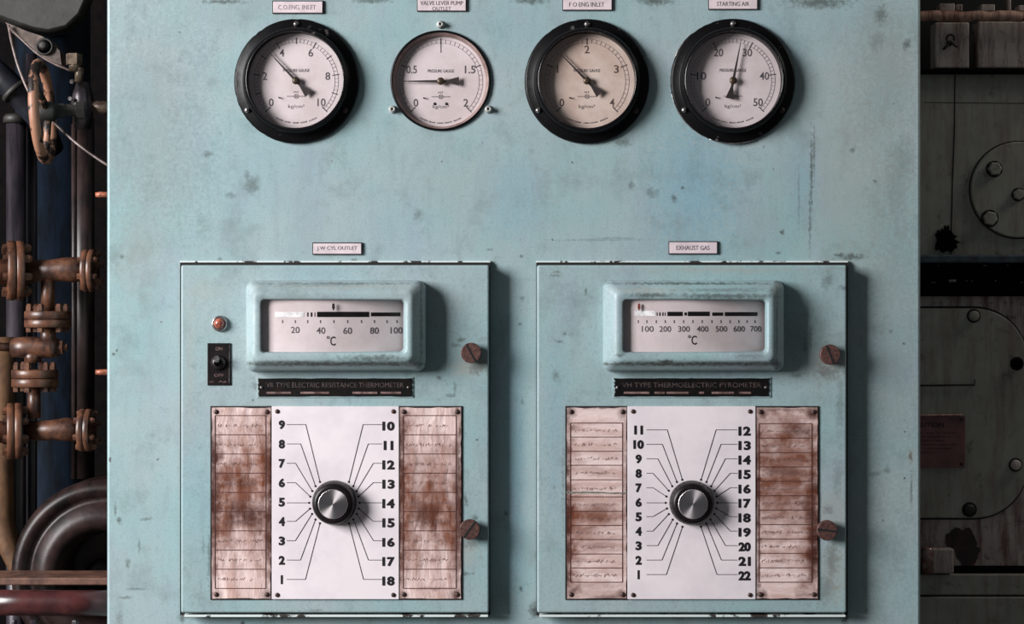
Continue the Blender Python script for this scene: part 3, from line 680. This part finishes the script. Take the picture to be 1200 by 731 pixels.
selector(d2, 735.5, 885.5, 810.4, (list(range(11, 0, -1)), list(range(12, 23))), (ys22, [y+1.2 for y in ys22]), (748.3, 872.5),
         [28.6, 34.4, 39.6, 45.4, 45.4, 0, 45.4, 45.4, 39.6, 34.8, 29.6], [(11, 562), (17.3, 564.6), (22.8, 569.6), (26.9, 574.8), (29.6, 581.6), (30.4, 589), (29, 595.6), (26.8, 602.2), (22.2, 608.6), (17.2, 613.2), (10.8, 617)], (757.5, 864))
knob(d2, 810.4, 588.8)
cards(d2, 'stained_card_c', 663.5, 735, [(667, 620, 17, 90, 1), (700, 604, 42, 13, .9), (695, 640, 34, 8, .5), (683, 622, 30, 10, .6), (672, 590, 10, 30, .6), (700, 552, 34, 6, .3), (700, 690, 36, 12, .35)],
      [(665, 600, 6, 130, 1), (668, 483, 9, 8, .95), (731, 483, 9, 7, .95), (670, 502, 8, 5, .7), (666, 492, 4, 14, .8), (670, 694, 8, 6, .8), (731, 697, 8, 6, .9), (700, 477, 40, 2, .9), (733, 560, 3, 90, .5), (715, 700, 20, 3, .6)], (668.5, 729.5),
      [495.5, 512, 528.6, 545, 562, 582, 599, 615.5, 632, 649, 665.3, 682], False, rip=576.5)
cards(d2, 'stained_card_d', 885.5, 959, [(920, 550, 62, 95, .95), (952, 600, 20, 130, 1), (905, 600, 30, 30, .5), (900, 480, 20, 10, .5)],
      [(940, 506, 18, 10, .6), (954, 630, 9, 90, .95), (888, 590, 4, 130, .9), (893, 483, 8, 7, .95), (953, 483, 8, 9, .95), (892, 697, 9, 6, .95), (950, 697, 16, 3, .7), (925, 480, 40, 3, .6), (915, 552, 30, 5, .5), (948, 590, 10, 12, .6)], (889.5, 951.5),
      [496.3+16.88*i for i in range(12)], False)
lock(d2, 973, 415.5, -68); lock(d2, 969.5, 621.5, -6)

# ------------------------------------------------------------------ machinery left of the cabinet
def V(px, py, p): return W(px, py, p)
def bar(bm, a, b_, r_px, p, seg=24):
    tube(bm, [V(a[0], a[1], p), V(b_[0], b_[1], p)], r_px*S(p), seg)
pB = -0.55
t = thing('blue_cooling_column', V(62, 900, pB), 'tall dark blue cylindrical column behind the brown pipework', 'column')
b = nb(); r = 43*S(pB); bot = Vector((V(62, 0, pB).x, -pB, FZ))
lathe(b, [(0, 0), (r*1.15, 0), (r*1.15, .03), (r, .032), (r, 2.1), (0, 2.1)], bot, (0, 0, 1), 48); link('column_shell', b, BLUEP, t)
# grey pipe with its collar, far left
pG = -0.38
t = thing('grey_pipe', V(19, 800, pG), 'smooth grey vertical pipe with a collar at far left edge', 'pipe')
x = V(19, 0, pG).x; z0 = V(0, 700, pG).z; z1 = V(0, 141, pG).z; r = 11.5*S(pG)
b = nb(); lathe(b, [(0, 0), (r, 0), (r, z1-FZ), (0, z1-FZ)], (x, -pG, FZ), (0, 0, 1), 32); link('pipe', b, GREYP, t)
b = nb(); lathe(b, [(0, -.004), (r*1.3, -.004), (r*1.3, .004), (r*1.1, .008), (0, .008)], (x, -pG, z1), (0, 0, 1), 32); link('collar', b, CAST, t)
# second, slimmer violet pipe
b = nb(); x = V(37, 0, pG-.03).x; zt_ = V(0, 60, pG).z; lathe(b, [(0, 0), (.0075, 0), (.0075, zt_-FZ), (0, zt_-FZ)], (x, -pG+.03, FZ), (0, 0, 1), 24)
tag(link('slim_pipe', b, GREYP, origin=(x, -pG+.03, FZ)), 'slim dull violet pipe just right of the grey collared pipe', 'pipe')
# sloping dark pipe top left
b = nb(); tube(b, [V(-30, 62, -.34), V(8, 96, -.34), V(46, 138, -.36), V(60, 175, -.40)], 15*S(-.34), 24); t = link('sloping_pipe', b, plain('slate_blue_pipe', (28, 30, 40), 0.45, c2=(12, 13, 18), nscale=30), origin=V(0, 90, -.34)); tag(t, 'thick slate blue pipe sloping down behind the handwheel', 'pipe')
b = nb(); d = (V(46, 138, -.34)-V(8, 96, -.34)).normalized(); lathe(b, [(0, 0), (.020, 0), (.020, .006), (0, .006)], V(16, 105, -.34), d, 24); link('pipe_joint', b, CAST, t)
# big casing with bracket at the top
t = thing('engine_casing', V(50, 0, -.30), 'dark grey rounded engine casing hanging at the top left corner', 'engine part')
b = nb(); out = [(-60, -260), (-60, 5), (-30, 20), (0, 27), (18, 33), (40, 40), (60, 43), (82, 38), (98, 24), (108, 4), (112, -40), (112, -260)]
p = -.27
def loop_scaled(k, pp, dz=0):
    return [(V(25+(x-25)*k, y-dz, pp).x, V(25, (y if y < -200 else y-dz), pp).z) for x, y in out]
loft(b, [(loop_scaled(1.0, p-.22), -p+.22), (loop_scaled(1.0, p-.03), -p+.03), (loop_scaled(.97, p-.01, 3), -p+.01), (loop_scaled(.9, p, 9), -p)], cap0=True, cap1=True); link('casing_shell', b, CAST, t)
b = nb(); pts = [(6, 26), (16, 30), (30, 36), (48, 42), (60, 48), (70, 60), (72, 76), (62, 73), (44, 62), (28, 50), (14, 38)]
poly(b, [(V(x, y, -.25).x, V(x, y, -.25).z) for x, y in pts][::-1], .275, .25); br = link('bracket', b, plain('grey_brown_bracket', (104, 88, 80), 0.5, c2=(66, 54, 50), nscale=60, bump=.3), t)
b = nb(); lathe(b, [(0, 0), (.0110, 0), (.0115, .004), (.0095, .005), (.0085, .004)], V(53, 55, -.25), seg=28); lathe(b, [(.0066, .0), (.0062, .008), (.0035, .0108), (0, .0112)], V(52, 54, -.25), seg=24); link('bracket_bolt', b, CAST, br)
# thin tubes
b = nb(); tube(b, spline([V(10, 30, -.245), V(15, 55, -.235), V(24, 85, -.23), V(40, 118, -.22), V(70, 150, -.21), V(95, 172, -.2), V(124, 192, -.19), V(150, 205, -.19)]), 1.7*S(-.2), 8)
tag(link('thin_tube', b, CABLE, origin=V(60, 110, -.22)), 'thin grey tube sweeping behind the handwheel to the cabinet edge', 'tube')
b = nb(); tube(b, spline([V(9, 30, -.235), V(25, 46, -.235), V(44, 63, -.232), V(64, 75, -.23), V(86, 84, -.23)]), 1.3*S(-.2), 8)
tag(link('thin_tube', b, CABLE, origin=V(50, 60, -.23)), 'short thin tube following the lower edge of the casing bracket', 'tube')
# handwheel valve
t = thing('handwheel_valve', V(95, 125, -.22), 'valve with worn tan handwheel seen nearly edge on', 'valve')
cw = V(50, 131, -.19); Rw = 56*S(-.19); ang = math.radians(-3)
dA = Vector((math.sin(ang)*1.0, math.cos(ang), 0)); lean = Vector((-.06, 0, 1)).normalized()
b = nb(); tube(b, [cw+dA*Rw*math.cos(2*PI*k/40)+lean*Rw*math.sin(2*PI*k/40) for k in range(40)], .0066, 14, closed=True)
nrm = dA.cross(lean).normalized()
if nrm.x < 0: nrm = -nrm
for k in range(3):
    a = 2*PI*k/3+.5; d = dA*math.cos(a)+lean*math.sin(a); tube(b, [cw+nrm*.006, cw+nrm*.004+d*Rw*.5, cw+d*Rw*.97], [.0062, .0045, .005], 10)
hw = link('handwheel', b, WHEEL, t)
b = nb(); lathe(b, [(0, -.010), (.011, -.010), (.013, -.004), (.013, .014), (.009, .018), (0, .018)], cw, tuple(nrm), 20); link('wheel_hub', b, CAST, hw)
b = nb(); sx = V(78, 126, -.21); tube(b, [cw, cw+(sx-cw)*.5, sx, V(96, 124, -.22)], .0045, 12); link('stem', b, STEEL, t)
b = nb(); lathe(b, [(0, 0), (.010, 0), (.010, .008), (.0075, .012), (.0075, .022), (.012, .024), (.012, .034), (0, .034)], V(68, 130, -.205), (1, .1, .05), 6, smooth=False); link('packing_nut', b, CAST, t)
b = nb(); lathe(b, [(0, -.030), (.010, -.030), (.013, -.012), (.0155, 0), (.013, .014), (.0085, .030), (0, .030)], V(97, 124, -.22), (0, 0, 1), 24); link('valve_body', b, plain('dark_valve_metal', (62, 56, 60), 0.35, 0.4, (38, 34, 36), 60), t)
b = nb(); cyl(b, V(104, 126, -.22), (1, 0, 0), .0085, .03, 16); cyl(b, V(93, 96, -.22), (0, 0, 1), .006, .018, 12); lathe(b, [(0, 0), (.0105, 0), (.0105, .014), (0, .014)], V(87, 76, -.22), (0, 0, 1), 6, smooth=False); link('elbow_fitting', b, plain('old_brass', (120, 104, 88), 0.4, 0.4, (72, 58, 50), 90), t)
b = nb(); lathe(b, [(0, 0), (.0078, 0), (.0078, .018), (0, .018)], V(88, 84, -.22), (0, 0, 1), 16); link('union_nut', b, plain('old_brass', (120, 104, 88), 0.4, 0.4, (72, 58, 50), 90), t)
for bx, by in ((85, 96), (83, 116)):
    b = nb(); hexbolt(b, V(bx, by, -.205), (0, -1, 0), .0032, .005); link('bolt', b, STEEL, t)
# vertical brown pipe against the cabinet
pV = -.30; x = V(98, 0, pV).x; r = 12.5*S(pV); zt = V(0, 138, pV).z; zb = V(0, 560, pV).z
t = thing('brown_vertical_pipe', (x, -pV, zb), 'dark brown vertical pipe running beside the cabinet edge', 'pipe')
b = nb(); lathe(b, [(0, 0), (r, 0), (r, zt-zb), (0, zt-zb)], (x, -pV, zb), (0, 0, 1), 28); link('pipe', b, VERT, t)
b = nb(); lathe(b, [(0, 0), (r*.28, 0), (r*.28, zt-zb-.01), (0, zt-zb-.01)], (x-r*.7, -pV-.011, zb), (0, 0, 1), 12); link('side_tube', b, VERT, t)
# flanged brown pipework
pP = -.20
t = thing('flanged_pipework', V(50, 420, pP), 'rust brown flanged pipework with tees at left of cabinet', 'pipework')
def flange(x, y, axis, r_px, th_px, nb_=6, p=pP, mat=BROWN):
    s = S(p); o = V(x, y, p); a, u, v = basis(axis); th = th_px*s; r = r_px*s; b = nb()
    for k in (-1, 1):
        oo = o+a*(k*th*.245)
        lathe(b, [(0, -th*.235), (r*.96, -th*.235), (r, -th*.19), (r, th*.19), (r*.96, th*.235), (0, th*.235)], oo, axis, 40)
    f = link('flange', b, mat, t)
    for k in range(nb_):
        an = 2*PI*(k+.35)/nb_; q = o+(u*math.cos(an)+v*math.sin(an))*r*.78; b = nb(); hr = r_px*.11*s+.0012
        lathe(b, [(0, -th*.75), (hr, -th*.75), (hr, -th*.48), (hr*.5, -th*.48), (hr*.5, th*.48), (hr, th*.48), (hr, th*.75), (hr*.6, th*.9), (0, th*.9)], q, axis, 6, smooth=False)
        link('flange_bolt', b, mat, f)
def pipe(pts, r_px, mat=BROWN, p=pP, name='pipe_run'):
    b = nb(); s = S(p); rr = [q*s for q in r_px] if isinstance(r_px, (list, tuple)) else r_px*s
    tube(b, [V(x, y, p) for x, y in pts], rr, 24); return link(name, b, mat, t)
X = (1, 0, 0); Z = (0, 0, 1)
flange(18, 317, (1, .30, 0), 35, 20, 8)
pipe([(-30, 318), (12, 318)], 15)
pipe([(28, 318), (60, 317), (72, 316), (86, 316), (98, 317)], [13, 13, 14, 15, 12.5])
flange(105, 317, X, 25, 14, 6)
pipe([(56, 322), (56, 366)], 8)
flange(56, 374, Z, 27, 20, 6)
pipe([(56, 382), (57, 405)], 9)
pipe([(14, 407), (30, 407), (60, 407), (68, 407)], [11, 12.5, 12.5, 11])
b = nb(); lathe(b, [(0, 0), (.0095, 0), (.0095, .009), (.005, .009), (.005, .014), (0, .014)], V(66, 407, pP), X, 6, smooth=False); link('plug', b, BROWN, t)
pipe([(-30, 405), (16, 407)], 5)
pipe([(38, 412), (39, 425)], 10)
flange(41, 443, Z, 27, 21, 6)
pipe([(40, 452), (40, 490)], 7.5)
flange(17, 505, (1, .25, 0), 33, 18, 8)
pipe([(-30, 506), (10, 506)], 13)
pipe([(30, 505), (60, 504), (78, 503), (92, 504)], [11, 12, 14, 12])
flange(101, 504, X, 25, 15, 6)
b = nb(); tube(b, [V(1, 395, -.35), V(2, 470, -.35), V(1, 560, -.35), V(2, 610, -.35), V(12, 645, -.35), V(30, 690, -.35), V(45, 740, -.35)], [v*S(-.35) for v in (15, 15, 15, 15, 12, 7.5, 7)], 24)
tag(link('tan_pipe', b, TAN, origin=V(2, 500, -.27)), 'tan vertical pipe bending right near bottom at far left edge', 'pipe')
# curved housing and pipe at the bottom
t = thing('curved_housing', V(125, 675, -.16), 'large dark round casting rising beside the cabinet at lower left', 'machine part')
c = V(126, 672, -.22); s = S(-.22); b = nb()
lathe(b, [(112*s, -.08), (112*s, .0), (110*s, .012), (104*s, .020), (97*s, .021), (92*s, .015), (88*s, .012), (84*s, .016), (74*s, .028), (62*s, .030), (54*s, .022), (49*s, .006), (46*s, -.03), (0, -.035)], c, seg=96); link('casting', b, RUBBER, t)
b = nb(); lathe(b, [(0, 0), (18*s, 0), (18*s, .014), (10*s, .018), (0, .018)], c+Vector((-.012, .03, -.004)), seg=24); link('center_boss', b, DARKM, t)
pR = -.06
b = nb(); a = V(-40, 685.5, -.10); c2 = V(143, 677, -.10); box(b, a.x, c2.x, .10, .17, a.z, c2.z, .0015); t = link('angle_ledge', b, LEDGE, origin=V(60, 680, pR)); tag(t, 'flat brown metal ledge above the maroon pipe', 'ledge')
b = nb(); tube(b, [V(-40, 706, -.05), V(30, 706, -.05), V(80, 706.5, -.05), V(133.4, 706.5, -.05)], 15*S(-.05), 32); t = link('maroon_pipe', b, MAROON, origin=V(60, 706, pR)); tag(t, 'glossy maroon horizontal pipe along the bottom left', 'pipe')
for xx, ww in ((17, 7), (40, 9), (88, 9)):
    b = nb(); hexbolt(b, V(xx, 738, -.05), (0, 0, 1), ww*.5*.001, .012); u = V(xx, 738, -.05); box(b, u.x-.003, u.x+.003, u.y-.003, u.y+.003, u.z-.05, u.z); link('clamp_bolt', b, GREYP, t)
for yy, ll in ((228, 'small tan bolt poking out beside the cabinet, level with the teal expanse'), (436, 'small orange-tipped bolt poking out beside the cabinet below the brown elbow')):
    b = nb(); q = W(122, yy, -.05); tube(b, [q+Vector((.012, 0, 0)), q+Vector((-.004, 0, 0)), q+Vector((-.010, 0, 0))], [.0035, .0035, .0028], 12)
    tag(link('side_bolt', b, plain('orange_bolt', (168, 98, 72), 0.4, c2=(110, 60, 44), nscale=200), origin=q), ll, 'bolt')
# dark engine frame behind it all
b = nb(); box(b, -1.3, -.40, .95, 1.2, FZ, 1.2, .02); tag(link('dark_bulkhead', b, DARKM, origin=(-.85, 1.0, FZ)), 'black oily engine frame far behind the left pipework', 'engine part')

# ------------------------------------------------------------------ engine right of the cabinet
pE = -.16
e = thing('diesel_engine', (V(1200, 0, pE).x, .3, FZ), 'grey green ship engine side with bolted covers right of the cabinet', 'engine')
XE0, XE1 = 1062, 1420
def ebox(name, x0, x1, y0, y1, p1, mat, th=.05, bev=.0015, parent=e):
    b = nb(); pbox(b, x0, x1, y0, y1, p1-th, p1, bev); return link(name, b, mat, parent)
ebox('lower_frame', XE0, XE1, 345, 731+900, pE, ENG2, .5)
ebox('upper_frame', XE0, XE1, 86, 300, pE, ENG, .5)
ebox('top_recess', XE0, XE1, -220, 90, pE-.06, SEAM, .3)
ebox('frame_plate', 1096, 1136, 26, 80, pE-.005, ENG2, .03, .002)
ebox('frame_plate', 1146, XE1, 25, 80, pE-.005, ENG2, .03, .002)
ebox('ledge', XE0, XE1, 81, 86, pE+.012, DARKM, .05, .001)
b = nb(); pts = []
for i in range(60):
    u = V(XE0+(XE1-XE0)*i/59, 19+random.uniform(-1, 1), pE+.01); pts.append(u)
tube(b, pts, [(.0062+random.uniform(-.0006, .0008)) for _ in pts], 14); link('rusty_rail', b, RUSTY, e)
for x0, x1, y0, y1 in ((1101, 1119, 4, 13), (1121, 1128, 5, 13), (1150, 1166, 5, 13), (1181, 1185, -20, 13), (1194, 1210, 6, 13)):
    ebox('rail_fitting', x0, x1, y0, y1, pE-.005, ENG2, .02, .001)
# wing latch on the plate
b = nb(); q = V(1112, 51, pE-.005); lathe(b, [(.0036, 0), (.0036, .004), (0, .006)], q, seg=12)
u = V(1113, 50, pE-.003); tube(b, [u+Vector((.005*math.cos(a), -.004, .0045+.005*math.sin(a))) for a in [i*PI/6 for i in range(-1, 10)]], .0013, 8)
tube(b, [u+Vector((0, -.004, 0)), u+Vector((.009, -.004, -.006))], .0016, 8); tube(b, [u+Vector((-.002, -.003, -.002)), u+Vector((-.009, -.003, -.009))], .0016, 8)
link('latch', b, CAST, e)
# vertical rib + seam on the upper frame
b = nb()
a1 = [(1119, 88), (1118.5, 150), (1116, 220), (1114, 298)]
pv = pE+.0002
for (x0, y0), (x1, y1) in zip(a1, a1[1:]):
    u, v = V(x0, y0, pv), V(x1, y1, pv); stroke(b, (u.x, u.z), (v.x, v.z), .0016, -pv)
link('panel_seam', b, SEAM, e)
b = nb(); u, v = V(1084, 120, pv), V(1420, 123, pv); stroke(b, (u.x, u.z), (v.x, v.z), .0008, -pv); link('weld_line', b, plain('brown_seam', (48, 40, 36), .7), e)
# round cover
rc = 56*S(pE); cc = V(1193, 222.5, pE); b = nb()
lathe(b, [(rc+.0018, -.002), (rc+.0018, .0006), (rc+.0004, .0006)], cc, seg=72); link('cover_seam', b, SEAM, e)
b = nb(); lathe(b, [(rc, 0), (rc, .0035), (rc-.0012, .005), (0, .005)], cc, seg=72); rcv = link('round_cover', b, ENG, e)
for x, y, r in ((1165, 198, 8), (1159.5, 256, 8.5), (1193, 228, 6.5), (1222, 200, 8), (1226, 250, 8)):
    q = V(x, y, pE+.005); b = nb(); hexbolt(b, q, (0, -1, 0), r*S(pE), .007); bo = link('cover_bolt', b, ENG, rcv)
    b = nb(); lathe(b, [(r*1.22*S(pE), 0), (r*1.22*S(pE), .0006), (0, .0006)], q, seg=28); link('bolt_seat', b, SEAM, bo)
# grease patch
b = nb(); q = V(1108, 280, pE); pts = []
for i in range(34):
    a = 2*PI*i/34; rr = (14 if i % 2 else 12)*random.uniform(.8, 1.15)*(1.15 if math.sin(a) < 0 else .95); pts.append((q.x+rr*.001*math.cos(a), max(q.z+rr*.0012*math.sin(a), V(0, 299, pE).z)))
poly(b, pts, -pE+.001, -pE-.0022); link('grease_patch', b, DARKM, e)
# rail band
ebox('pipe_band', XE0, XE1, 306, 347, pE+.012, DARKM, .06, .004)
ebox('blue_rail', XE0, XE1, 298.5, 308, pE+.02, BLUER, .05, .002)
b = nb()
for i in range(26):
    u = V(1085+i*13+random.uniform(0, 8), random.choice((311, 329, 331)), pE+.0125); stroke(b, (u.x, u.z), (u.x+random.uniform(.001, .006), u.z), .0008, u.y)
u = V(1112, 329, pE+.0125); stroke(b, (u.x, u.z), (u.x+.009, u.z+.0003), .003, u.y); link('paint_flakes', b, plain('pale_flake', (140, 130, 124), .6), e)
# large rounded cover
def rr_cover(grow, p): 
    a = V(900, 606.5+grow, p); c = V(1203+grow, 361-grow, p); return rrect(a.x, c.x, a.z, c.z, (62+grow)*S(p), 12)
b = nb(); loft(b, [(rr_cover(2.2, pE), -pE+.002), (rr_cover(2.2, pE), -pE-.0008)], cap1=True); link('cover_seam', b, SEAM, e)
b = nb(); loft(b, [(rr_cover(0, pE), -pE-.0005), (rr_cover(0, pE), -pE-.005), (rr_cover(-1.4, pE), -pE-.0065)], cap1=True); bc = link('inspection_cover', b, ENG, e)
for x, y, r, m in ((1141, 370, 6, ENG), (1191.5, 426, 6, DARKM), (1190, 544.5, 6, ENG2), (1136, 597, 6.5, CAST)):
    q = V(x, y, pE+.0065); b = nb(); lathe(b, [(r*S(pE), 0), (r*S(pE), .004), (r*.7*S(pE), .0065), (0, .0072)], q, seg=24); bo = link('cover_bolt', b, m, bc)
    b = nb(); lathe(b, [(r*1.35*S(pE), 0), (r*1.35*S(pE), .0004), (0, .0004)], q, seg=28); link('bolt_seat', b, SEAM, bo)
for x1, y1 in ((1142, 452), (1128, 487)):
    b = nb(); u = V(1060, y1, pE+.009); v = V(x1, y1-1, pE+.009); tube(b, [u, v, v+Vector((.0005, 0, .007))] if y1 == 452 else [u, v], .0011, 8); link('lever_rod', b, CAST if y1 == 452 else RUSTY, e)
# caution plate
q = V(1100, 517, pE+.0066); b = nb(); pbox(b, 1050, 1131, 487.5, 548, pE+.0062, pE+.008, .0004); cp = tag(link('caution_plate', b, CAUT, origin=q), 'reddish brown caution plate on the engine cover beside the cabinet', 'plate')
pp = pE+.0083; b = nb(); u = V(1087, 497.5, pp); text(b, 'CAUTION', u.x, u.z, 38*S(pp), .0058, u.y, bold=.02)
for i in range(6):
    y_ = 507+i*4.6; scribble(b, V(1060, 0, pp).x, V(1121-7*(i % 3), 0, pp).x, V(0, y_, pp).z, .0018, -pp, .0005)
link('plate_lettering', b, CAUTT, cp)
for x, y in ((1127, 491.5), (1127, 543.5)):
    b = nb(); lathe(b, [(.0022, 0), (.0018, .001), (0, .0014)], V(x, y, pE+.008), seg=12); link('rivet', b, CAUTT, cp)
# lower sills
ebox('sill', XE0, XE1, 673, 697, pE+.012, ENG, .06, .0015)
ebox('base_plate', XE0, XE1, 699.5, 731+600, pE+.014, ENG, .06, .0012)
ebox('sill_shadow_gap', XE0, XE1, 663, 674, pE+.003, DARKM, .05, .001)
ebox('fitting_block', 1092, 1118, 643, 672, pE+.02, ENG2, .04, .002)
b = nb(); q = V(1087, 671.5, pE+.02); lathe(b, [(0, 0), (.0075, 0), (.0075, .030), (.006, .032), (0, .032)], q, (0, 0, 1), 18); link('fitting_pin', b, plain('worn_pin', (160, 140, 130), .3, .6, (100, 50, 40), 60), e)
b = nb(); q = V(1126, 640, pE); pts = []
for i in range(48):
    a = 2*PI*i/48; rr = .9+.13*math.sin(3*a)+.06*math.sin(7*a+1)+random.uniform(-.05, .05); pts.append((q.x+rr*.020*math.cos(a)+(.010 if math.sin(a) < 0 else 0)*rr, q.z+rr*.028*math.sin(a)))
poly(b, pts, -pE+.001, -pE-.0016); link('oil_patch', b, plain('rusty_oil', (38, 26, 22), .5, c2=(70, 40, 26), nscale=60, lo=.5, hi=.7), e)
